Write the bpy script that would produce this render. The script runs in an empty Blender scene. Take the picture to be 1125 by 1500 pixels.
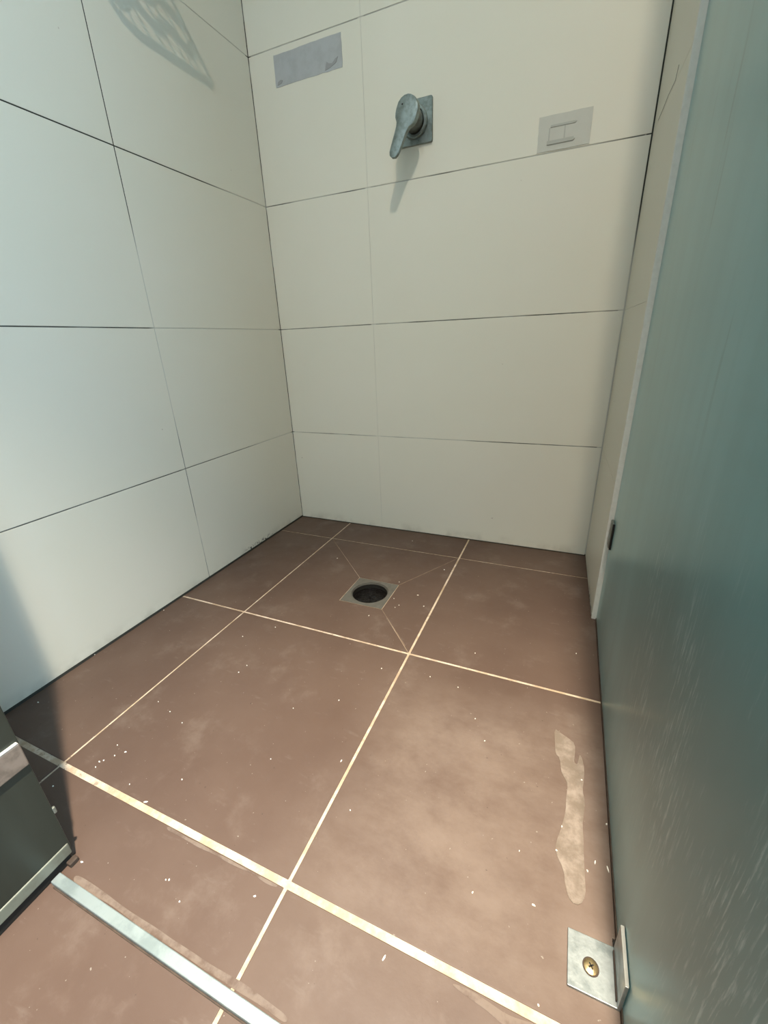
import bpy, bmesh, math, random
from mathutils import Vector, Matrix

random.seed(7)
sc = bpy.context.scene
C = sc.collection

# ------------------------------------------------------------------ camera
CAM = Vector((0.80264571, -1.12203308, 0.55127881))
YAW, PITCH, ROLL, FPX = -0.415257806, 0.384905718, -0.0403616136, 616.727
def cam_axes():
    cy, sy, cp, sp = math.cos(YAW), math.sin(YAW), math.cos(PITCH), math.sin(PITCH)
    f = Vector((sy*cp, cy*cp, -sp)); r = Vector((cy, -sy, 0)); u = r.cross(f)
    cr, sr = math.cos(ROLL), math.sin(ROLL)
    return cr*r + sr*u, -sr*r + cr*u, f
RT, UP, FW = cam_axes()
cd = bpy.data.cameras.new('camera'); cam = bpy.data.objects.new('camera', cd); C.objects.link(cam)
cd.sensor_fit = 'VERTICAL'; cd.sensor_height = 36; cd.sensor_width = 27
cd.lens = FPX/1500*36; cd.clip_start = 0.005
m = Matrix((RT, UP, -FW)).transposed().to_4x4(); m.translation = CAM
cam.matrix_world = m
sc.camera = cam
def at(px, py, z=0.0):                       # a pixel on a horizontal plane (the floor)
    d = RT*((px-562.5)/FPX) - UP*((py-750)/FPX) + FW
    t = (z-CAM.z)/d.z
    return CAM + d*t

# ------------------------------------------------------------------ light and exposure
w = bpy.data.worlds.new('world'); sc.world = w; w.use_nodes = True
w.node_tree.nodes['Background'].inputs[0].default_value = (0.55, 0.65, 0.75, 1)
w.node_tree.nodes['Background'].inputs[1].default_value = 0.05
sc.view_settings.view_transform = 'Standard'; sc.view_settings.look = 'None'
sc.view_settings.gamma = 1; sc.view_settings.exposure = 0.08; sc.view_settings.use_curve_mapping = False
sc.cycles.max_bounces = 6; sc.cycles.diffuse_bounces = 4; sc.cycles.glossy_bounces = 2; sc.cycles.transmission_bounces = 3
LAMP = Vector((0.92, -1.30, 2.34)); LAMP_COL = (1.0, 0.88, 0.71)
BEAM_W, SPILL_W = 660, 75                     # narrow beam and wide spill of the same downlight
FILL_W = 2.5; FILL_COL = (1.0, 0.95, 0.80)    # added ceiling fill panel behind the camera, softens the walls
WIN_W = 48; WIN_COL = (0.45, 0.74, 1.0)       # daylight from the window beyond the glass

# ------------------------------------------------------------------ node helpers
class N:
    def __init__(s, name):
        s.m = bpy.data.materials.new(name); s.m.use_nodes = True
        s.t = s.m.node_tree; s.t.nodes.clear()
        s.out = s.t.nodes.new('ShaderNodeOutputMaterial')
        s._pos = None
    def n(s, t, **kw):
        x = s.t.nodes.new(t)
        for k, v in kw.items(): setattr(x, k, v)
        return x
    def L(s, a, b): s.t.links.new(a, b)
    def put(s, sock, v):
        if isinstance(v, bpy.types.NodeSocket): s.L(v, sock)
        elif isinstance(v, (tuple, list)) and sock.type == 'RGBA' and len(v) == 3: sock.default_value = (*v, 1)
        else: sock.default_value = v
    def pos(s):
        if s._pos is None: s._pos = s.n('ShaderNodeNewGeometry').outputs['Position']
        return s._pos
    def axis(s, i):
        x = s.n('ShaderNodeSeparateXYZ'); s.L(s.pos(), x.inputs[0]); return x.outputs[i]
    def mp(s, scale=(1, 1, 1), loc=(0, 0, 0)):
        x = s.n('ShaderNodeMapping'); s.L(s.pos(), x.inputs['Vector'])
        x.inputs['Scale'].default_value = scale; x.inputs['Location'].default_value = loc
        return x.outputs[0]
    def noise(s, scale, detail=4, rough=.55, vec=None):
        x = s.n('ShaderNodeTexNoise'); x.inputs['Scale'].default_value = scale
        x.inputs['Detail'].default_value = detail; x.inputs['Roughness'].default_value = rough
        s.L(vec if vec is not None else s.pos(), x.inputs['Vector']); return x.outputs['Fac']
    def math(s, op, a, b=0.0, clamp=False):
        x = s.n('ShaderNodeMath', operation=op); x.use_clamp = clamp
        s.put(x.inputs[0], a); s.put(x.inputs[1], b); return x.outputs[0]
    def ramp(s, v, lo, hi, a=0.0, b=1.0):            # smooth map lo..hi -> a..b
        x = s.n('ShaderNodeMapRange'); x.interpolation_type = 'SMOOTHSTEP'
        s.put(x.inputs['Value'], v)
        x.inputs['From Min'].default_value = lo; x.inputs['From Max'].default_value = hi
        x.inputs['To Min'].default_value = a; x.inputs['To Max'].default_value = b
        return x.outputs[0]
    def mix(s, f, a, b):
        x = s.n('ShaderNodeMix', data_type='RGBA'); s.put(x.inputs[0], f); s.put(x.inputs[6], a); s.put(x.inputs[7], b)
        return x.outputs[2]
    def rnd(s): return s.n('ShaderNodeObjectInfo').outputs['Random']
    def bump(s, h, strength, dist=.001):
        x = s.n('ShaderNodeBump'); x.inputs['Strength'].default_value = strength; x.inputs['Distance'].default_value = dist
        s.L(h, x.inputs['Height']); return x.outputs[0]
    def bsdf(s, col, rough=.5, metal=0.0, spec=.5, normal=None, emit=None, estr=0.0):
        p = s.n('ShaderNodeBsdfPrincipled')
        s.put(p.inputs['Base Color'], col); s.put(p.inputs['Roughness'], rough); s.put(p.inputs['Metallic'], metal)
        s.put(p.inputs['Specular IOR Level'], spec)
        if normal is not None: s.L(normal, p.inputs['Normal'])
        if emit: s.put(p.inputs['Emission Color'], emit); p.inputs['Emission Strength'].default_value = estr
        s.L(p.outputs[0], s.out.inputs[0]); return s.m

M = {}
# glazed off-white wall tile with soap film, base grime and mould specks
def wall_tile_mat():
    s = N('cream_wall_tile')
    base = s.mix(s.ramp(s.noise(3.0, 3), .35, .7), (.70, .67, .565), (.72, .685, .585))
    base = s.mix(s.math('MULTIPLY', s.rnd(), .35), base, (.69, .665, .565))
    low = s.ramp(s.axis(2), .0, .035, 1, 0)
    grime = s.math('MULTIPLY', low, s.ramp(s.noise(22, 5), .42, .68))
    base = s.mix(s.math('MULTIPLY', grime, .38), base, (.33, .31, .25))
    band = s.math('MULTIPLY', s.ramp(s.axis(1), -.31, -.27), s.ramp(s.axis(1), -.15, -.19))
    sp = s.math('MULTIPLY', s.math('MULTIPLY', s.ramp(s.axis(2), .008, .02, 1, 0), band), s.ramp(s.noise(120, 4, .7), .50, .58))
    base = s.mix(sp, base, (.035, .035, .03))
    dots = s.ramp(s.noise(60, 1, .3), .835, .85)
    base = s.mix(s.math('MULTIPLY', dots, .5), base, (.25, .18, .12))
    nb = s.bump(s.noise(9, 2), .05, .004)
    return s.bsdf(base, .42, spec=.35, normal=nb)
M['wall_tile'] = wall_tile_mat()
def wall_grout(name, left):
    s = N(name)
    n1 = s.ramp(s.noise(5, 4, .6), .36, .60)
    x, y, z = s.axis(0), s.axis(1), s.axis(2)
    if left:
        front = s.ramp(y, -.43, -.45)
        high = s.math('MULTIPLY', s.math('MULTIPLY', s.ramp(z, .70, .80), s.ramp(z, 1.17, 1.10)), s.ramp(y, -.12, -.24))
        low = s.math('MULTIPLY', s.ramp(z, .45, .40), s.math('MULTIPLY', n1, .75))
        k = s.math('MAXIMUM', s.math('MAXIMUM', s.math('MULTIPLY', front, s.math('ADD', s.math('MULTIPLY', n1, .35), .6)), high), low)
        k = s.math('MAXIMUM', k, s.math('MULTIPLY', s.ramp(y, -.012, -.006), s.ramp(s.noise(7, 3), .40, .55)))
        k = s.math('MAXIMUM', k, s.ramp(z, .009, .006))
    else:
        edge = s.math('MULTIPLY', s.ramp(x, .876, .882), s.ramp(z, .62, .80))
        vert = s.math('MULTIPLY', s.ramp(x, .29, .295), s.ramp(x, .309, .304))
        rowz = s.math('ADD', s.math('MULTIPLY', n1, .75), .18)
        k = s.math('MULTIPLY', rowz, s.math('SUBTRACT', 1.0, s.math('MULTIPLY', vert, .85)))
        k = s.math('MULTIPLY', k, s.ramp(x, .880, .876, .25, 1))
        k = s.math('MULTIPLY', k, s.ramp(z, 1.12, 1.16, 1, .5))
        k = s.math('MAXIMUM', k, edge)
        k = s.math('MAXIMUM', k, s.math('MULTIPLY', s.ramp(x, .008, .005), s.ramp(s.noise(8, 3), .38, .5)))
        k = s.math('MAXIMUM', k, s.ramp(z, .006, .003))
    col = s.mix(k, (.62, .60, .53), (.05, .05, .042))
    return s.bsdf(col, .9, spec=.1)
M['wall_grout_left'] = wall_grout('stained_wall_grout_side', True)
M['wall_grout_back'] = wall_grout('stained_wall_grout_back', False)

def floor_tile_mat():
    s = N('brown_floor_tile')
    big = s.ramp(s.noise(4.2, 5, .6), .33, .68)
    base = s.mix(big, (0.082, 0.052, 0.039), (0.109, 0.073, 0.055))
    base = s.mix(s.math('MULTIPLY', s.rnd(), .5), base, (0.097, 0.062, 0.048))
    cloud = s.ramp(s.noise(13, 6, .65), .52, .74)
    base = s.mix(s.math('MULTIPLY', cloud, .42), base, (0.174, 0.133, 0.109))
    # limescale film left by standing water
    film = s.math('MULTIPLY', s.ramp(s.noise(11, 6, .68, s.mp((1, 1.5, 1), (3.1, .7, 0))), .12, .86), s.math('MULTIPLY', s.ramp(s.axis(0), .50, .68), s.math('MULTIPLY', s.ramp(s.axis(1), -.52, -.66), s.ramp(s.axis(1), -.95, -.88, .35, 1))))
    base = s.mix(s.math('MULTIPLY', film, .62), base, (0.222, 0.174, 0.145))
    streak = s.ramp(s.noise(26, 4, .6, s.mp((1, 3.2, 1))), .60, .76)
    base = s.mix(s.math('MULTIPLY', streak, .30), base, (0.165, 0.128, 0.106))
    speck = s.ramp(s.noise(210, 2, .5), .735, .76)
    base = s.mix(s.math('MULTIPLY', speck, .6), base, (0.300, 0.271, 0.232))
    dark = s.ramp(s.noise(160, 2, .5, s.mp((1, 1, 1), (9, 4, 0))), .74, .78)
    base = s.mix(s.math('MULTIPLY', dark, .5), base, (0.029, 0.020, 0.015))
    nb = s.bump(s.noise(55, 5, .6), .18, .002)
    rough = s.ramp(s.noise(9, 4), .3, .7, .46, .62)
    return s.bsdf(base, rough, spec=.28, normal=nb)
M['floor_tile'] = floor_tile_mat()
def floor_grout_mat():
    s = N('cream_floor_grout')
    col = s.mix(s.ramp(s.noise(30, 5, .7), .35, .68), (0.370, 0.277, 0.193), (0.605, 0.512, 0.420))
    yel = s.ramp(s.noise(3, 2), .45, .6)
    col = s.mix(s.math('MULTIPLY', yel, .3), col, (0.470, 0.370, 0.210))
    dirt = s.math('MULTIPLY', s.ramp(s.noise(140, 3, .6), .60, .68), s.ramp(s.noise(5, 2), .45, .6))
    col = s.mix(s.math('MULTIPLY', dirt, .75), col, (0.059, 0.042, 0.029))
    return s.bsdf(col, .9, spec=.15, normal=s.bump(s.noise(180, 3), .4, .002))
M['floor_grout'] = floor_grout_mat()
M['cut_grout'] = None
def simple(name, col, rough=.5, metal=0.0, spec=.5, var=.0, vs=40, dark=(.05, .05, .05), bump=0.0):
    s = N(name); c = col
    if var: c = s.mix(s.math('MULTIPLY', s.ramp(s.noise(vs, 5, .6), .4, .68), var), col, dark)
    nb = s.bump(s.noise(vs*2, 3), bump, .001) if bump else None
    return s.bsdf(c, rough, metal, spec, nb)
M['chrome_dirty'] = simple('limescaled_chrome', (.26, .30, .285), .38, .7, .5, .6, 90, (.13, .145, .13), .2)
M['chrome_dark'] = simple('grimy_chrome', (.24, .24, .21), .35, .8, .5, .6, 70, (.07, .065, .05), .15)
M['steel'] = simple('scratched_steel', (0.386, 0.420, 0.420), .40, .75, .5, .8, 60, (0.202, 0.235, 0.235), .25)
M['steel_bright'] = simple('cut_steel_edge', (0.554, 0.538, 0.487), .5, .2, .5, .3, 90, (0.336, 0.319, 0.277))
M['brass'] = simple('brass_screw', (.55, .42, .22), .35, .9, .5, .6, 160, (.12, .08, .04), .2)
M['black'] = simple('black_grime_and_shade', (.012, .011, .009), .7, 0, .3)
M['rust'] = simple('brown_rubber_grime', (.045, .03, .022), .7, 0, .3, .5, 60, (.10, .07, .05))
M['aluminium'] = simple('brushed_aluminium', (0.361, 0.420, 0.420), .42, .6, .5, .6, 40, (0.202, 0.252, 0.252), .15)
M['drain_steel'] = simple('dull_drain_steel', (.13, .122, .105), .5, .3, .5, .4, 70, (.075, .07, .06))
def sludge():
    s = N('wet_black_sludge')
    return s.bsdf((.004, .003, .003), .10, spec=.35, normal=s.bump(s.noise(95, 5, .65), .9, .006))
M['sludge'] = sludge()
M['cut_grout'] = simple('dull_cut_grout', (.21, .155, .115), .9, 0, .1, .6, 60, (.12, .085, .062))
M['chip'] = simple('white_plaster', (.86, .83, .75), .8, 0, .2)
M['edge_trim'] = simple('white_edge_trim', (.74, .72, .65), .5, 0, .3, .25, 90, (.55, .53, .47))
M['clip_grey'] = simple('grey_clip', (.20, .21, .18), .4, .4, .5, .4, 70, (.11, .11, .09))
M['hinge'] = simple('dull_hinge_metal', (.30, .25, .21), .45, .5, .5, .6, 60, (.12, .10, .08))
M['seal'] = simple('clear_grey_seal', (.15, .16, .125), .4, 0, .5, .5, 40, (.07, .06, .045))
def residue_mat():
    s = N('dried_glue')
    c = s.mix(s.ramp(s.noise(40, 5, .7), .40, .7), (0.164, 0.129, 0.101), (0.265, 0.218, 0.183))
    return s.bsdf(c, .32, spec=.6, normal=s.bump(s.noise(70, 4), .6, .003))
M['residue'] = residue_mat()
M['wash'] = simple('pale_grout_smear', (0.168, 0.129, 0.105), .85, 0, .2, .9, 60, (0.098, 0.066, 0.051))
M['pad_grey'] = simple('grey_adhesive', (.42, .43, .43), .75, 0, .3, .5, 30, (.33, .33, .32))
M['pad_clear'] = simple('clear_adhesive_pad', (.52, .505, .44), .35, 0, .5, .3, 50, (.47, .455, .40))
M['pad_ridge'] = simple('pad_ridge', (.40, .39, .34), .35, 0, .5)
M['glue_lump'] = simple('dark_glue_lump', (.30, .30, .29), .7, 0, .3)
M['plaster'] = simple('white_paint', (.80, .79, .76), .8, 0, .2)
M['white'] = simple('white_enamel', (.8, .8, .8), .4)
def lamp_glow():
    s = N('lit_diffuser'); return s.bsdf((.9, .9, .9), .5, emit=(1, .94, .84), estr=6)
M['glow'] = lamp_glow()
def win_glow():
    s = N('daylit_window_pane'); return s.bsdf((.8, .85, .9), .4, emit=WIN_COL, estr=2)
M['win'] = win_glow()

def frosted(name, tint, streaks, dirt):
    s = N(name)
    y, z = s.axis(1), s.axis(2)
    cloud = s.ramp(s.noise(2.6, 4, .5), .35, .68)
    a = s.mix(cloud, tint[0], tint[1])
    vert = s.ramp(s.noise(1, 3, .55, s.mp((0, 26, 2.2))), .40, .70)
    a = s.mix(s.math('MULTIPLY', vert, .30), a, tint[2])
    if streaks:
        zone = s.math('MULTIPLY', s.math('MULTIPLY', s.ramp(z, .48, .30), s.ramp(z, .06, .20)), s.ramp(y, -.50, -.72))
        st = s.ramp(s.noise(1, 6, .7, s.mp((0, 330, 26))), .50, .66)
        st = s.math('MULTIPLY', st, s.ramp(s.noise(14, 4, .7, s.mp((0, 1, .5))), .40, .60))
        st = s.math('MULTIPLY', st, zone)
        gl = s.math('MULTIPLY', zone, .5)
        a = s.mix(gl, a, tint[3])
        a = s.mix(s.math('MULTIPLY', st, .9), a, (.62, .70, .66))
        drip = s.math('MULTIPLY', s.ramp(s.noise(1, 2, .5, s.mp((0, 60, 3.5), (0, 2, 1))), .66, .70), s.ramp(z, .40, .60))
        a = s.mix(s.math('MULTIPLY', drip, .35), a, (.10, .15, .13))
    d = s.n('ShaderNodeBsdfDiffuse'); s.L(a, d.inputs[0])
    t = s.n('ShaderNodeBsdfTranslucent'); s.L(a, t.inputs[0])
    m1 = s.n('ShaderNodeMixShader'); m1.inputs[0].default_value = .55; s.L(d.outputs[0], m1.inputs[1]); s.L(t.outputs[0], m1.inputs[2])
    g = s.n('ShaderNodeBsdfGlossy'); g.inputs['Roughness'].default_value = .30; g.inputs[0].default_value = (.9, .95, .93, 1)
    fr = s.n('ShaderNodeFresnel'); fr.inputs['IOR'].default_value = 1.40
    m2 = s.n('ShaderNodeMixShader'); s.L(s.math('MULTIPLY', fr.outputs[0], 1.0), m2.inputs[0])
    s.L(m1.outputs[0], m2.inputs[1]); s.L(g.outputs[0], m2.inputs[2]); s.L(m2.outputs[0], s.out.inputs[0])
    return s.m
M['glass'] = frosted('frosted_green_glass', [(.29, .46, .44), (.37, .55, .53), (.24, .38, .36), (.16, .23, .21)], True, 0)
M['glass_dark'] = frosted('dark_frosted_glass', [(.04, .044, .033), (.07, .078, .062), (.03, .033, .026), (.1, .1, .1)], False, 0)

# ------------------------------------------------------------------ mesh helpers
def mesh(name, verts, faces, mat, smooth=False):
    me = bpy.data.meshes.new(name); me.from_pydata([tuple(v) for v in verts], [], faces); me.materials.append(mat)
    if smooth:
        for p in me.polygons: p.use_smooth = True
    me.update(); return me
def link(name, me, parent=None, kind=None, label=None, cat=None, group=None, loc=None, rot=None):
    o = bpy.data.objects.new(name, me); C.objects.link(o)
    if parent is not None: o.parent = parent
    if loc is not None: o.location = loc
    if rot is not None: o.rotation_euler = rot
    for k, v in (('kind', kind), ('label', label), ('category', cat), ('group', group)):
        if v: o[k] = v
    return o
def bm_obj(name, bm, mat, parent=None, smooth=False, **kw):
    me = bpy.data.meshes.new(name); bmesh.ops.recalc_face_normals(bm, faces=bm.faces[:]); bm.to_mesh(me); bm.free(); me.materials.append(mat)
    if smooth:
        for p in me.polygons: p.use_smooth = True
        try: me.set_sharp_from_angle(angle=math.radians(35))
        except Exception: pass
    return link(name, me, parent, **kw)
def add_box(bm, lo, hi, bev=0.0, seg=2):
    r = bmesh.ops.create_cube(bm, size=1)
    lo, hi = Vector(lo), Vector(hi)
    for v in r['verts']:
        v.co = Vector(((v.co[i]+.5)*(hi[i]-lo[i])+lo[i] for i in range(3)))
    if bev:
        es = list({e for v in r['verts'] for e in v.link_edges})
        bmesh.ops.bevel(bm, geom=es, offset=bev, segments=seg, affect='EDGES', profile=.5)
def box(name, lo, hi, mat, parent=None, bev=0.0, **kw):
    bm = bmesh.new(); add_box(bm, lo, hi, bev); return bm_obj(name, bm, mat, parent, **kw)
def prism_z(bm, pts, z0, z1):
    n = len(pts)
    a = [bm.verts.new((p[0], p[1], z0)) for p in pts]; b = [bm.verts.new((p[0], p[1], z1)) for p in pts]
    bm.faces.new(a[::-1]); bm.faces.new(b)
    for i in range(n): bm.faces.new((a[i], a[(i+1) % n], b[(i+1) % n], b[i]))
def rings(bm, rs, closed=True, cap0=True, cap1=True):
    vs = [[bm.verts.new(p) for p in r] for r in rs]; n = len(rs[0])
    for a, b in zip(vs, vs[1:]):
        for i in range(n): bm.faces.new((a[i], a[(i+1) % n], b[(i+1) % n], b[i]))
    if cap0: bm.faces.new(vs[0][::-1])
    if cap1: bm.faces.new(vs[-1])
def circ(c, r, axis='z', n=32, ry=None):
    out = []
    for i in range(n):
        a = 2*math.pi*i/n; u, v = r*math.cos(a), (ry or r)*math.sin(a)
        out.append((c[0]+u, c[1]+v, c[2]) if axis == 'z' else (c[0]+u, c[1], c[2]+v))
    return out
def thing(name, loc, label, cat, group=None):
    return link(name, None, None, None, label, cat, group, loc)
def local(o, parent):                               # keep world placement under an Empty that stands at a location
    o.parent = parent; o.location = -parent.location; return o
def tube(bm, pts, r, n=8):
    rs = []
    pts = [Vector(p) for p in pts]
    for i, p in enumerate(pts):
        d = (pts[min(i+1, len(pts)-1)]-pts[max(i-1, 0)]).normalized()
        a = d.orthogonal().normalized() if i == 0 else (a - d*a.dot(d)).normalized()
        b = d.cross(a)
        rs.append([p+(a*math.cos(2*math.pi*k/n)+b*math.sin(2*math.pi*k/n))*r for k in range(n)])
    rings(bm, rs)

# ------------------------------------------------------------------ room sizes
H = 2.40; RX = 2.10; FY = -2.30                      # the bathroom round the shower
W = 0.8905                                           # face of the short return wall
NIB_Y = -0.290
ZR = [0.2941, 0.5941, 0.8941, 1.1941, 1.4941, 1.7941, 2.0941, H]
XA, XB, XC = 0.1848, 0.5780, 0.9712
YT = [-0.1211, -0.5221, -0.9171]
BAR0, BAR1 = -1.0065, -1.0168
DC = Vector((0.4195, -0.3550, 0.0)); DH = 0.0540       # drain centre, half side

# ------------------------------------------------------------------ floor
bm = bmesh.new(); zt = -0.0008; zb = -0.10
hx0, hx1, hy0, hy1 = DC.x-.046, DC.x+.046, DC.y-.046, DC.y+.046
add_box(bm, (-.1, FY-.1, zb), (hx0, .1, zt)); add_box(bm, (hx1, FY-.1, zb), (RX+.1, .1, zt))
add_box(bm, (hx0, FY-.1, zb), (hx1, hy0, zt)); add_box(bm, (hx0, hy1, zb), (hx1, .1, zt))
floor = bm_obj('floor', bm, M['floor_grout'], kind='structure')
G = .0018
def ftile(x0, x1, y0, y1): box('floor_tile', (x0, y0, zt), (x1, y1, 0), M['floor_tile'], floor, bev=.0007)
xs = [(0.0, XA-G), (XA+G, XB-G*1.2), (XB+G*1.2, XC-G)]
x = XC
while x < RX-.02:
    xs.append((x+G, min(x+.3932-G, RX))); x += .3932
yrows = [(YT[0]+G*.8, 0.0), (YT[1]+G*1.3, YT[0]-G*.8), (YT[2]+.0040, YT[1]-G*1.3), (BAR0-.001, YT[2]-.0040)]
y = BAR1+.001
for k in range(4):
    yrows.append((max(y-(.30 if k == 0 else .393), FY), y)); y = yrows[-1][0]-.005
    if y < FY+.02: break
for i, (a, b) in enumerate(xs):
    for j, (c, d) in enumerate(yrows):
        if i == 1 and j == 1: continue
        if i == 2 and j < 3:                          # cut at the glass line, the outer floor goes on beyond it
            ftile(a, .9052, c, d); ftile(.9155, b, c, d)
        else: ftile(a, b, c, d)
# the tile round the drain is cut along diagonals so that it falls towards it
tx0, tx1, ty0, ty1 = XA+G, XB-G*1.2, YT[1]+G*1.3, YT[0]-G*.8
d0, d1, e0, e1 = DC.x-DH, DC.x+DH, DC.y-DH, DC.y+DH
g = .0007
def fpoly(pts):
    bm = bmesh.new(); prism_z(bm, pts, zt, 0); bm_obj('floor_tile', bm, M['floor_tile'], floor)
fpoly([(tx0+g, ty1), (d0+g, e1), (d1-g, e1), (tx1-g, ty1)])
fpoly([(tx1, ty1-g), (d1, e1-g), (d1, e0+g), (tx1, ty0+g)])
fpoly([(tx0, ty1-g), (tx0, ty0), (tx1-g, ty0), (d1-g, e0), (d0, e0), (d0, e1-g)])
# thin grout in those cuts
def cut(a, b, hw=.0009):
    a, b = Vector(a), Vector(b); n = Vector((-(b-a).y, (b-a).x)).normalized()*hw
    bm = bmesh.new(); prism_z(bm, [a-n, b-n, b+n, a+n], zt, .00012); bm_obj('grout_joint', bm, M['cut_grout'], floor)
cut((tx0, ty1), (tx0+.055, ty1-.057)); cut((d1, e1), (tx1, ty1)); cut((d1, e0), (tx1-.012, ty0+.016), .0007)
# smears of grout left on the tiles along two joints
def rounded(pts, k=2):                               # corner cutting
    pts = [Vector(p[:2]) for p in pts]
    for _ in range(k):
        pts = [q for a, b in zip(pts, pts[1:]+pts[:1]) for q in (a*.75+b*.25, a*.25+b*.75)]
    return pts
def smear(px, z=.0003):
    bm = bmesh.new(); prism_z(bm, rounded([at(p[0]+random.uniform(-3, 3), p[1]+random.uniform(-2, 2)) for p in px]), 0.0, z); bm_obj('grout_smear', bm, M['wash'], floor)
up = [(112+k*24, 1281+k*24*.665) for k in range(14)]
smear([(x, y) for x, y in up] + [(x-4, y+12) for x, y in up[::-1]])
smear([(655, 1436), (690, 1448), (720, 1470), (745, 1488), (800, 1504), (770, 1512), (735, 1504), (712, 1480), (690, 1462)][::-1])
lo_ = [(245+k*18, 1210+k*18*.53) for k in range(10)]
smear([(x, y) for x, y in lo_] + [(x-2, y+5) for x, y in lo_[::-1]])

# ------------------------------------------------------------------ walls
PR = .0007                                          # tiles stand proud of the joints by this much
JW = .0010                                          # half joint
wl = box('wall_left', (-.10, FY-.1, -.1), (-PR, .0, H), M['wall_grout_left'], kind='structure')
ycuts = [-.0012, -.4348, -1.0348, -1.6348, -2.2348, FY]
zc = [.0055] + ZR
for j in range(len(zc)-1):
    z0 = zc[j] + (JW if j else 0); z1 = zc[j+1] - (JW if j < len(zc)-2 else 0)
    for k in range(len(ycuts)-1):
        ya = ycuts[k+1] + (JW if k < len(ycuts)-2 else 0); yb = ycuts[k] - (JW if k else 0)
        box('wall_tile', (-PR, ya, z0), (0, yb, z1), M['wall_tile'], wl, bev=.0004)
wb = box('wall_back', (-.10, PR, -.1), (RX+.1, .10, H), M['wall_grout_back'], kind='structure')
xc = [.0010, .2992, .8880]
zc = [.0025] + ZR
for j in range(len(zc)-1):
    z0 = zc[j] + (JW if j else 0); z1 = zc[j+1] - (JW if j < len(zc)-2 else 0)
    for k in range(2):
        xa = xc[k] + (JW*.4 if k else 0); xb = xc[k+1] - (JW*.4 if k == 0 else 0)
        box('wall_tile', (xa, 0, z0), (xb, PR, z1), M['wall_tile'], wb, bev=.0004)
    for xa, xb in ((.994, 1.497), (1.4995, RX)):
        box('wall_tile', (xa, 0, z0), (xb, PR, z1), M['wall_tile'], wb, bev=.0004)
# short return wall between the shower and the room
WF = .8975                                          # the return wall's face runs slightly out of square
def face_x(y): return W + (WF-W)*y/NIB_Y
bm = bmesh.new(); prism_z(bm, [(W+PR, PR), (WF+PR, NIB_Y+.004), (.990, NIB_Y+.004), (.990, PR)], -.1, H)
wr = bm_obj('wall_right', bm, M['wall_grout_back'], kind='structure')
zc = [.002] + ZR
for j in range(len(zc)-1):
    z0 = zc[j] + (JW*.4 if j else 0); z1 = zc[j+1] - (JW*.4 if j < len(zc)-2 else 0)
    ya, yb = NIB_Y+.006, -.0012
    bm = bmesh.new(); prism_z(bm, [(face_x(yb), yb), (face_x(ya), ya), (face_x(ya)+PR, ya), (face_x(yb)+PR, yb)], z0, z1)
    bm_obj('wall_tile', bm, M['wall_tile'], wr)
box('edge_trim', (WF-.0004, NIB_Y, 0), (.990, NIB_Y+.006, H), M['edge_trim'], wr, bev=.0012)
# crack with a chipped spot in the return wall's tile
bm = bmesh.new()
CR = [(-0.1941, 0.9109), (-0.1839, 0.8973), (-0.1312, 0.8994), (-0.0904, 0.8967), (-0.0495, 0.8960)]
tube(bm, [(face_x(a), a, b) for a, b in CR], .0006, 5)
bm_obj('crack', bm, M['clip_grey'], wr)
# the room beyond: front and side walls, ceiling
wf = box('wall_front', (-.1, FY-.1, -.1), (RX+.1, FY, H), M['plaster'], kind='structure')
bm = bmesh.new()
wy0, wy1, wz0, wz1 = -2.20, -1.10, 0.90, 2.05
add_box(bm, (RX, FY-.1, -.1), (RX+.1, .1, wz0)); add_box(bm, (RX, FY-.1, wz1), (RX+.1, .1, H))
add_box(bm, (RX, FY-.1, wz0), (RX+.1, wy0, wz1)); add_box(bm, (RX, wy1, wz0), (RX+.1, .1, wz1))
wo = bm_obj('wall_outer', bm, M['plaster'], kind='structure')
box('ceiling', (-.1, FY-.1, H), (RX+.1, .1, H+.08), M['plaster'], kind='structure')
bm = bmesh.new()
for lo, hi in (((RX+.02, wy0, wz0), (RX+.06, wy1, wz0+.05)), ((RX+.02, wy0, wz1-.05), (RX+.06, wy1, wz1)),
               ((RX+.02, wy0, wz0+.05), (RX+.06, wy0+.05, wz1-.05)), ((RX+.02, wy1-.05, wz0+.05), (RX+.06, wy1, wz1-.05)),
               ((RX+.02, -1.675, wz0+.05), (RX+.06, -1.625, wz1-.05))): add_box(bm, lo, hi, .003)
win = bm_obj('window_1', bm, M['white'], kind='structure')
for a, b in ((wy0+.05, -1.675), (-1.625, wy1-.05)):
    box('window_pane', (RX+.036, a, wz0+.05), (RX+.044, b, wz1-.05), M['win'], win)
ld = bpy.data.lights.new('window_daylight', 'AREA'); ld.shape = 'RECTANGLE'; ld.size = wy1-wy0-.1; ld.size_y = wz1-wz0-.1
ld.energy = WIN_W; ld.color = WIN_COL
lo = bpy.data.objects.new('window_daylight', ld); C.objects.link(lo)
lo.location = (RX+.015, (wy0+wy1)/2, (wz0+wz1)/2); lo.rotation_euler = (0, math.radians(90), 0)
lo.rotation_euler = Vector((-1, 0, 0)).to_track_quat('-Z', 'Z').to_euler()

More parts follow.
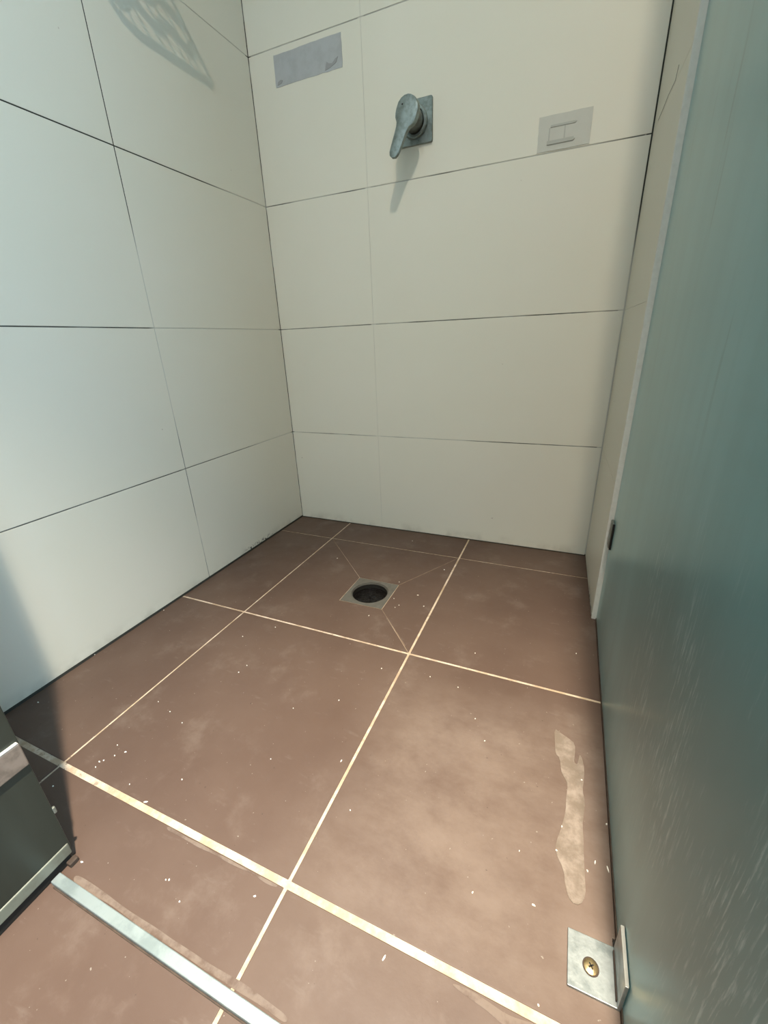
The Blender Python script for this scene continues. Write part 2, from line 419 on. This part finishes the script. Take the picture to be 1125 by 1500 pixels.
# ------------------------------------------------------------------ ceiling downlight
t = thing('downlight', (LAMP.x, LAMP.y, H), 'round white downlight in the bathroom ceiling outside the shower', 'light')
bm = bmesh.new()
rings(bm, [circ((0, 0, 0), .062), circ((0, 0, -.008), .060), circ((0, 0, -.010), .054), circ((0, 0, -.010), .046), circ((0, 0, -.002), .044)], cap0=True, cap1=False)
bm_obj('trim_ring', bm, M['white'], t, smooth=True)
bm = bmesh.new(); rings(bm, [circ((0, 0, -.003), .0435), circ((0, 0, -.007), .042)]); bm_obj('diffuser', bm, M['glow'], t)
ld = bpy.data.lights.new('downlight_beam', 'SPOT'); ld.energy = BEAM_W; ld.color = LAMP_COL; ld.shadow_soft_size = .028
ld.spot_size = math.radians(64); ld.spot_blend = 1
lo = bpy.data.objects.new('downlight_beam', ld); C.objects.link(lo); lo.location = LAMP
ld = bpy.data.lights.new('downlight_spill', 'SPOT'); ld.energy = SPILL_W; ld.color = LAMP_COL; ld.shadow_soft_size = .007
ld.spot_size = math.radians(142); ld.spot_blend = 1
lo = bpy.data.objects.new('downlight_spill', ld); C.objects.link(lo); lo.location = LAMP
t = thing('fill_panel', (.75, -1.92, H), 'square white fill light added to the bathroom ceiling, out of view', 'light')  # invented fill lamp, out of view, adds soft light on the walls
box('frame', (-.17, -.17, -.012), (.17, .17, 0), M['white'], t, bev=.002)
box('diffuser', (-.15, -.15, -.0135), (.15, .15, -.012), M['glow'], t)
ld = bpy.data.lights.new('fill_light', 'AREA'); ld.size = .3; ld.energy = FILL_W; ld.color = FILL_COL
lo = bpy.data.objects.new('fill_light', ld); C.objects.link(lo); lo.location = (.75, -1.92, H-.016)

# ------------------------------------------------------------------ glass screen on the right
GX0, GX1 = .9062, .9142
t = thing('shower_screen', (GX0, -.65, 0), 'tall frosted green glass screen with water streaks beside the short tiled return', 'glass screen')
local(box('glass_pane', (GX0, -1.000, .005), (GX1, NIB_Y-.0015, 2.10), M['glass'], bev=.0008), t)
bm = bmesh.new(); add_box(bm, (GX0-.0012, -1.000, 0), (GX1+.001, NIB_Y-.002, .0055), .0008)
local(bm_obj('bottom_seal', bm, M['rust']), t)

# ------------------------------------------------------------------ glass panel by the threshold
PX = .329; PY = -.988
t = thing('shower_door', (PX-.004, PY-.3, 0), 'dark frosted glass door with a grey bottom rail at the end of the silver strip', 'glass door')
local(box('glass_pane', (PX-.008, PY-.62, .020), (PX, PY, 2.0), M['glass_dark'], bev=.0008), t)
bm = bmesh.new(); add_box(bm, (PX-.011, PY-.62, .014), (PX+.0015, PY-.0015, .030), .0012)
r = local(bm_obj('bottom_rail', bm, M['seal']), t)
bm = bmesh.new(); add_box(bm, (PX-.010, PY-.62, 0), (PX-.001, PY-.004, .014), .001); local(bm_obj('gap_shade', bm, M['black']), t)  # black strip stands in for the shadowed gap under the rail
bm = bmesh.new(); add_box(bm, (PX-.012, PY-.075, .160), (PX+.0035, PY-.001, .190), .0012)
hg = local(bm_obj('hinge', bm, M['hinge']), t)
bm = bmesh.new(); add_box(bm, (PX-.011, PY-.074, .190), (PX+.0035, PY-.002, .1915), .0004); bm_obj('hinge_edge', bm, M['steel_bright'], hg)
bm = bmesh.new(); add_box(bm, (PX-.011, PY-.070, .1915), (PX-.002, PY-.006, .203), .001); bm_obj('hinge_gasket', bm, M['black'], hg)
bm = bmesh.new(); add_box(bm, (PX-.003, PY-.0005, .078), (PX+.0005, PY+.0028, .087), .001); local(bm_obj('silicone_blob', bm, M['clip_grey']), t)
bm = bmesh.new(); add_box(bm, (PX-.002, PY-.010, 0), (PX+.006, PY-.0002, .006), .001); local(bm_obj('end_block', bm, M['rust']), t)

# ------------------------------------------------------------------ threshold strip
o = thing('threshold_strip', (.62, (BAR0+BAR1)/2, 0), 'narrow silver metal threshold strip set across the brown floor tiles', 'threshold')
bm = bmesh.new(); add_box(bm, (.3310, BAR1, zt), (.9005, BAR0, .0060), .0008); local(bm_obj('strip', bm, M['aluminium']), o)
bm = bmesh.new(); add_box(bm, (.3352, BAR1-.0016, zt), (.9005, BAR1-.0001, .0012), .0003); local(bm_obj('sealant_line', bm, M['rust']), o)

# ------------------------------------------------------------------ floor drain
t = thing('floor_drain', (DC.x, DC.y, 0), 'square grey steel floor drain with an open dark round hole', 'drain')
bm = bmesh.new(); n = 64; R = .0440; zt2 = .0; s = DH-.0014
outer, inner, innerb = [], [], []
for i in range(n):
    a = 2*math.pi*(i+.5)/n; c_, s_ = math.cos(a), math.sin(a); k = s/max(abs(c_), abs(s_))
    outer.append((c_*k, s_*k)); inner.append((c_*R, s_*R))
# exact corners
for q in range(4):
    i = (n//8 + q*n//4)
    cx_, cy_ = [(1, 1), (-1, 1), (-1, -1), (1, -1)][q]
    outer[i] = (cx_*s, cy_*s)
o0 = [bm.verts.new((p[0], p[1], -.0001)) for p in outer]; i0 = [bm.verts.new((p[0], p[1], -.0001)) for p in inner]
o1 = [bm.verts.new((p[0], p[1], -.0011)) for p in outer]; i1 = [bm.verts.new((p[0], p[1], -.005)) for p in inner]
for i in range(n):
    j = (i+1) % n
    bm.faces.new((o0[i], o0[j], i0[j], i0[i])); bm.faces.new((o0[i], o1[i], o1[j], o0[j])); bm.faces.new((i0[i], i0[j], i1[j], i1[i])); bm.faces.new((o1[i], i1[i], i1[j], o1[j]))
bm_obj('plate', bm, M['drain_steel'], t)
bm = bmesh.new()
rings(bm, [circ((0, 0, -.0030), .0437), circ((0, 0, -.0012), .0432), circ((0, 0, -.0012), .0420), circ((0, 0, -.0040), .0414), circ((0, 0, -.0040), .0437)], cap0=False, cap1=False)
bm_obj('rim', bm, M['drain_steel'], t, smooth=True)
bm = bmesh.new()
rings(bm, [circ((0, 0, -.004), .0438), circ((0, 0, -.055), .040), circ((0, 0, -.055), .0395), circ((0, 0, -.004), .0425)], cap0=False, cap1=False)
bm_obj('cup', bm, M['black'], t, smooth=True)
bm = bmesh.new()
vs = [bm.verts.new((0, 0, -.014))]
prev = None
for k in range(1, 9):
    rr = .0413*k/8; ring = []
    for i in range(40):
        a = 2*math.pi*i/40
        ring.append(bm.verts.new((rr*math.cos(a), rr*math.sin(a), -.014+random.uniform(-.0016, .0016)*(k < 8))))
    for i in range(40):
        j = (i+1) % 40
        if prev is None: bm.faces.new((vs[0], ring[i], ring[j]))
        else: bm.faces.new((prev[i], ring[i], ring[j], prev[j]))
    prev = ring
bm_obj('sludge', bm, M['sludge'], t, smooth=True)

# ------------------------------------------------------------------ shower mixer
MX, MZ = .4218, .9936
t = thing('shower_mixer', (MX, 0, MZ), 'limescaled chrome shower mixer with a lever on a square plate', 'mixer')
def rrect(cx, cz, hx, hz, r, y, n=6):
    out = []
    for q, (sx, sz) in enumerate([(1, 1), (-1, 1), (-1, -1), (1, -1)]):
        for k in range(n+1):
            a = math.pi/2*(q+k/n); out.append((cx+sx*(hx-r)+r*math.cos(a), y, cz+sz*(hz-r)+r*math.sin(a)))
    return out
bm = bmesh.new(); h = .0398
rings(bm, [rrect(0, 0, h, h, .004, -.0004), rrect(0, 0, h, h, .004, -.0040), rrect(0, 0, h-.0012, h-.0012, .0035, -.0052)])
bm_obj('wall_plate', bm, M['chrome_dirty'], t, smooth=True)
bm = bmesh.new()
rings(bm, [circ((0, -.005, 0), .0300, 'y', 40), circ((0, -.010, 0), .0300, 'y', 40), circ((0, -.0125, 0), .0285, 'y', 40), circ((0, -.0125, 0), .0240, 'y', 40), circ((0, -.008, 0), .0235, 'y', 40)], cap1=False)
bm_obj('collar', bm, M['chrome_dirty'], t, smooth=True)
bm = bmesh.new()
rings(bm, [circ((0, -.0080, 0), .0215, 'y', 40), circ((0, -.030, 0), .0218, 'y', 40), circ((0, -.046, .001), .0225, 'y', 40), circ((.0, -.050, .001), .0210, 'y', 40)])
bm_obj('valve_body', bm, M['chrome_dark'], t, smooth=True)
# lever: a rounded paddle head on the body's front that narrows into a thin arm
th = math.radians(24); ca, sa = math.cos(th), math.sin(th)
prof = [(-.0265, .0), (-.0255, .0075), (-.022, .0150), (-.016, .0205), (-.008, .0240), (.002, .0245), (.010, .0238), (.017, .0212), (.0235, .0152), (.030, .0132), (.038, .0126), (.050, .0120), (.066, .0112), (.075, .0100), (.0805, .0068), (.0830, .0)]
side = [(wd, l) for l, wd in prof] + [(-wd, l) for l, wd in prof[1:-1]][::-1]
def lever_ring(k, yo):
    out = []
    for wd, l in side:
        u = wd*k; v = (l-.028)*(.985 if k < 1 else 1)+.028
        x_ = u*ca - v*sa; z_ = -(v*ca + u*sa)
        lift = -.012*max(0, (v-.012)/.07)                 # the arm leans out from the wall
        thin = 1-.45*max(0, min(1, (v-.005)/.06))
        out.append((x_+.003, -.0505+lift+yo*thin, z_-.001))
    return out
bm = bmesh.new()
rings(bm, [lever_ring(.80, 0), lever_ring(1, -.003), lever_ring(1, -.0125), lever_ring(.96, -.0155), lever_ring(.86, -.0165)])
lv = bm_obj('lever', bm, M['chrome_dirty'], t, smooth=True)
bm = bmesh.new(); c0 = (-.006, -.0505-.0166, .010); rings(bm, [circ((c0[0], c0[1]+.002, c0[2]), .0016, 'y', 12), circ(c0, .0016, 'y', 12)]); bm_obj('index_dot', bm, M['black'], lv)

# ------------------------------------------------------------------ floor bracket holding the screen
BX0, BX1, BY0, BY1 = .8619, .9058, -.8868, -.8430
t = thing('glass_bracket', ((BX0+BX1)/2, (BY0+BY1)/2, 0), 'angled steel bracket screwed to the floor tile at the foot of the glass screen', 'bracket')
bm = bmesh.new(); add_box(bm, (BX0, BY0, .0001), (BX1-.003, BY1, .0035), .0005); local(bm_obj('base_plate', bm, M['steel']), t)
bm = bmesh.new(); add_box(bm, (BX1-.0036, BY0, .0001), (BX1-.0002, BY1, .0420), .0006); local(bm_obj('upright_plate', bm, M['steel']), t)
bm = bmesh.new(); add_box(bm, (BX1-.0034, BY0+.0004, .0421), (BX1-.0004, BY1-.0004, .0427), .0001); local(bm_obj('cut_edge', bm, M['steel_bright']), t)
bm = bmesh.new(); add_box(bm, (BX1-.0046, BY0+.004, .0036), (BX1-.0037, BY1-.004, .0070), .0002); local(bm_obj('rust_line', bm, M['rust']), t)
bm = bmesh.new(); c0 = (BX0+.0200, (BY0+BY1)/2-.0015)
rings(bm, [circ((*c0, .0035), .0062, n=28), circ((*c0, .0043), .0060, n=28), circ((*c0, .0052), .0042, n=28), circ((*c0, .0055), .0022, n=28)])
sw = local(bm_obj('screw', bm, M['brass'], smooth=True), t)
bm = bmesh.new()
for a in (0.6, 0.6+math.pi/2):
    dx, dy = math.cos(a), math.sin(a); L_, h_ = .0026, .0006
    prism_z(bm, [(c0[0]+dx*L_*i-dy*h_*j, c0[1]+dy*L_*i+dx*h_*j) for i, j in ((-1, -1), (1, -1), (1, 1), (-1, 1))], .0050, .00565)
bm_obj('cross_slot', bm, M['black'], sw)
bm = bmesh.new(); rings(bm, [circ((*c0, .0035), .0072, n=28), circ((*c0, .0038), .0070, n=28), circ((*c0, .0038), .0061, n=28)], cap1=False)
bm_obj('rust_ring', bm, M['rust'], sw)

# ------------------------------------------------------------------ clip where the screen meets the return
t = thing('glass_clip', (.9012, -.3010, .203), 'small grey clip joining the glass screen to the tiled return wall', 'clip')
bm = bmesh.new(); add_box(bm, (-.0005, -.016, -.026), (.0048, .0040, .026), .0022, 3); bm_obj('cover', bm, M['clip_grey'], t, smooth=True)
bm = bmesh.new(); add_box(bm, (.0012, -.0182, -.0275), (.0050, -.0162, .0240), .0006); bm_obj('gasket', bm, M['black'], t)

# ------------------------------------------------------------------ adhesive marks on the back wall
def wobble(x0, x1, z0, z1, n=14, a=.0012):
    p = []
    for i in range(n): p.append((x0+(x1-x0)*i/n, z0+random.uniform(-a, a)))
    for i in range(n//2): p.append((x1+random.uniform(-a, a), z0+(z1-z0)*i/(n//2)))
    for i in range(n): p.append((x1-(x1-x0)*i/n, z1+random.uniform(-a, a)))
    for i in range(n//2): p.append((x0+random.uniform(-a, a), z1-(z1-z0)*i/(n//2)))
    return p
def wall_patch(name, pts, y0, y1, mat, parent=None, **kw):
    bm = bmesh.new(); n = len(pts)
    a = [bm.verts.new((p[0], y0, p[1])) for p in pts]; b = [bm.verts.new((p[0], y1, p[1])) for p in pts]
    bm.faces.new(a); bm.faces.new(b[::-1])
    for i in range(n): bm.faces.new((a[i], b[i], b[(i+1) % n], a[(i+1) % n]))
    return bm_obj(name, bm, mat, parent, **kw)
t = thing('adhesive_mark', (.1615, 0, 1.1525), 'long grey patch of old adhesive on the cream tiles near the wall corner', 'adhesive mark')
wall_patch('glue_film', wobble(-.0905, .0895, -.029, .029, a=.0007), -.0001, -.0006, M['pad_grey'], t)
wall_patch('glue_lump', [(.045, -.026), (.058, -.024), (.074, -.018), (.079, -.009), (.072, -.011), (.064, -.017), (.056, -.016), (.050, -.012), (.047, -.018)], -.0006, -.0012, M['glue_lump'], t)
wall_patch('glue_lump', [(-.086, -.026), (-.074, -.024), (-.070, -.019), (-.076, -.017), (-.084, -.020)], -.0006, -.0010, M['glue_lump'], t)
t = thing('adhesive_pad', (.7327, 0, .9258), 'square clear adhesive hook pad stuck on the cream tiles above a joint', 'adhesive pad')
wall_patch('pad', wobble(-.049, .049, -.0287, .0287, a=.0004), -.0001, -.0010, M['pad_clear'], t)
wall_patch('ridge', [(-.031, -.0185), (.018, -.0185), (.021, -.016), (.018, -.0125), (-.031, -.0125)], -.0010, -.0026, M['pad_ridge'], t)
wall_patch('ridge', [(-.026, .0090), (.020, .0090), (.022, .0115), (.020, .0125), (-.026, .0125)], -.0010, -.0020, M['pad_ridge'], t)
for xx in (-.029, .0):
    wall_patch('ridge', [(xx, -.0115), (xx+.0022, -.0115), (xx+.0022, .008), (xx, .008)], -.0010, -.0014, M['pad_ridge'], t)

# ------------------------------------------------------------------ dried glue on the floor
PXY = [(812, 1067), (821, 1074), (833, 1082), (842.5, 1090), (842, 1108), (840.5, 1116), (845, 1121), (847.5, 1114), (849, 1105), (853, 1112), (856, 1128), (855, 1145), (853, 1158), (857, 1175), (855, 1195), (853, 1210), (855, 1230), (855, 1255), (857, 1290), (858, 1312), (850, 1327), (836, 1322), (828, 1300), (826, 1275), (813, 1248), (815, 1232), (822, 1214), (829, 1187), (829, 1170), (832, 1150), (826, 1138), (822, 1130), (820, 1110), (814, 1105), (813, 1090)]
bm = bmesh.new(); c0 = at(840, 1180)
prism_z(bm, rounded([(at(*p)-c0) for p in PXY][::-1], 1), 0.0001, .0007)
bm_obj('dried_glue', bm, M['residue'], label='irregular pale strip of dried glue on the brown floor tile beside the glass screen', cat='glue stain', loc=(c0.x, c0.y, 0))

# ------------------------------------------------------------------ wire shelf on the side wall, above the picture; its shadow falls into it
SZ, SY0, SY1, SD = 1.232, -.475, -.272, .106
t = thing('wire_shelf', (0, (SY0+SY1)/2, SZ), 'openwork metal shower shelf fixed high on the side wall', 'shelf')
bm = bmesh.new()
rim = [(.002, SY0, 0), (SD*.7, SY0, 0), (SD*.94, SY0+.012, 0), (SD, SY0+.035, 0), (SD, SY1-.012, 0), (SD*.96, SY1-.003, 0), (SD*.85, SY1, 0), (.002, SY1, 0)]
yc = (SY0+SY1)/2
tube(bm, [(a, b-yc, c) for a, b, c in rim], .0050); bm_obj('rim', bm, M['steel'], t, smooth=True)
for k in range(1, 4):
    bm = bmesh.new(); xx = SD*k/4
    tube(bm, [(xx+.006*math.sin(i*.9+k*1.7), SY0-yc+(SY1-SY0)*i/20, 0) for i in range(21)], .0062, 6); bm_obj('wire', bm, M['steel'], t, smooth=True)
for k in range(1, 9):
    bm = bmesh.new(); yy = SY0-yc+(SY1-SY0)*k/9
    tube(bm, [(.002+(SD-.004)*i/12, yy+.006*math.sin(i*.8+k), 0) for i in range(13)], .0022, 6); bm_obj('wire', bm, M['steel'], t, smooth=True)
box('wall_rail', (.0001, SY0-yc, -.004), (.004, SY1-yc, .004), M['steel'], t, bev=.001)

# ------------------------------------------------------------------ plaster chips on the floor
P = [(604, 792.5, 1), (612, 872, 2.2), (620.8, 888.3, 1.6), (577, 877, 1), (584.5, 886.7, 1), (578.7, 890, .8), (540.5, 901.9, 1.6), (559, 979.5, 1), (696, 957, 1.2), (630, 991.5, .9),
     (650.7, 834.7, 1.4), (494, 818, 1.8), (584.8, 852.8, 1), (249, 1042.7, 1.1), (232, 1028, .8), (267, 1059, .9), (184, 1101.7, 1.6), (145.7, 1116, 1.4), (140, 1124, 1.0), (172, 1091.7, .9), (168, 1107, 1),
     (152, 1114, 1.2), (190, 1149, .8), (266.7, 1142, 1), (213, 1175, 3.2), (78, 1151.7, 1), (248, 1289, 1.1), (120, 1263, 2.0), (263, 1321, 1), (671, 1007, 1), (710, 1085.5, 1.1), (696, 1053, .9), (844, 957.5, 1.3),
     (361.6, 975, 1), (349.6, 985, 1.1), (496.5, 1026, 1.2), (429.6, 1037.7, .8), (500, 1114.5, 2.0), (396.5, 1112, .7), (513, 1187, 1), (562.5, 1403.5, 3.0), (781.5, 1326, 2.0), (692, 1307.5, 1.3), (760.7, 1246.7, .7),
     (788.7, 1473, 1.2), (871.6, 1263.6, 2.6), (890.5, 1273.5, 3.6), (860.5, 1276, 1.3), (888.4, 1207.5, 1.3), (403.5, 919, 1.1), (355.5, 932.5, 1), (240, 894, 1.4), (138.7, 959, 1.4), (373, 1313, 1.6), (243, 1174+115, .8),
     (823, 1211, 1.4), (815, 1246, 1.2), (852, 1143, 1.3), (56, 1029, 1.6)]
def chip_mesh(i, ln):
    bm = bmesh.new(); n = 7; r1 = []
    for k in range(n):
        a = 2*math.pi*k/n; r = random.uniform(.75, 1.25)
        r1.append((.00095*ln*r*math.cos(a), .0008*r*math.sin(a)))
    rings(bm, [[(x, y, 0) for x, y in r1], [(x*.95, y*.95, .0008) for x, y in r1], [(x*.5, y*.5, .0013) for x, y in r1]])
    me = bpy.data.meshes.new('plaster_chip'); bmesh.ops.recalc_face_normals(bm, faces=bm.faces[:]); bm.to_mesh(me); bm.free(); me.materials.append(M['chip']); return me
ANG = {(213, 1175): 155, (562.5, 1403.5): 100, (871.6, 1263.6): 95, (890.5, 1273.5): 75, (500, 1114.5): 95, (612, 872): 160}
def chip_place(c, ln):
    if (c-DC).length < .17 and XA < c.x < XB and YT[1] < c.y < YT[0]: k = 'on the diagonally cut tile round the floor drain'
    elif c.y > YT[0]: k = 'on the cut tile row along the back wall'
    elif c.x < XA and c.y > YT[2]: k = 'on the narrow tile row along the side wall'
    elif c.y < YT[2]: k = 'between the widest grout joint and the silver threshold strip'
    elif c.x > XB and c.y > YT[1]: k = 'on the tile beside the short return wall'
    elif c.x > XB: k = 'on the tile with the strip of dried glue'
    elif c.y > YT[1]: k = 'on the diagonally cut tile round the floor drain'
    else: k = 'on the whole tile in front of the drain tile'
    return ('thin white plaster sliver ' if ln >= 2 else 'tiny white plaster chip ') + k
for i, (px, py, ln) in enumerate(P):
    c = at(px, py)
    a = ANG.get((px, py), random.uniform(0, 360))
    link('plaster_chip', chip_mesh(i, ln), None, None, chip_place(c, ln), 'chip', 'white plaster chips '+chip_place(c, 0).split('chip ')[1], (c.x, c.y, .00005), (0, 0, math.radians(-a)))
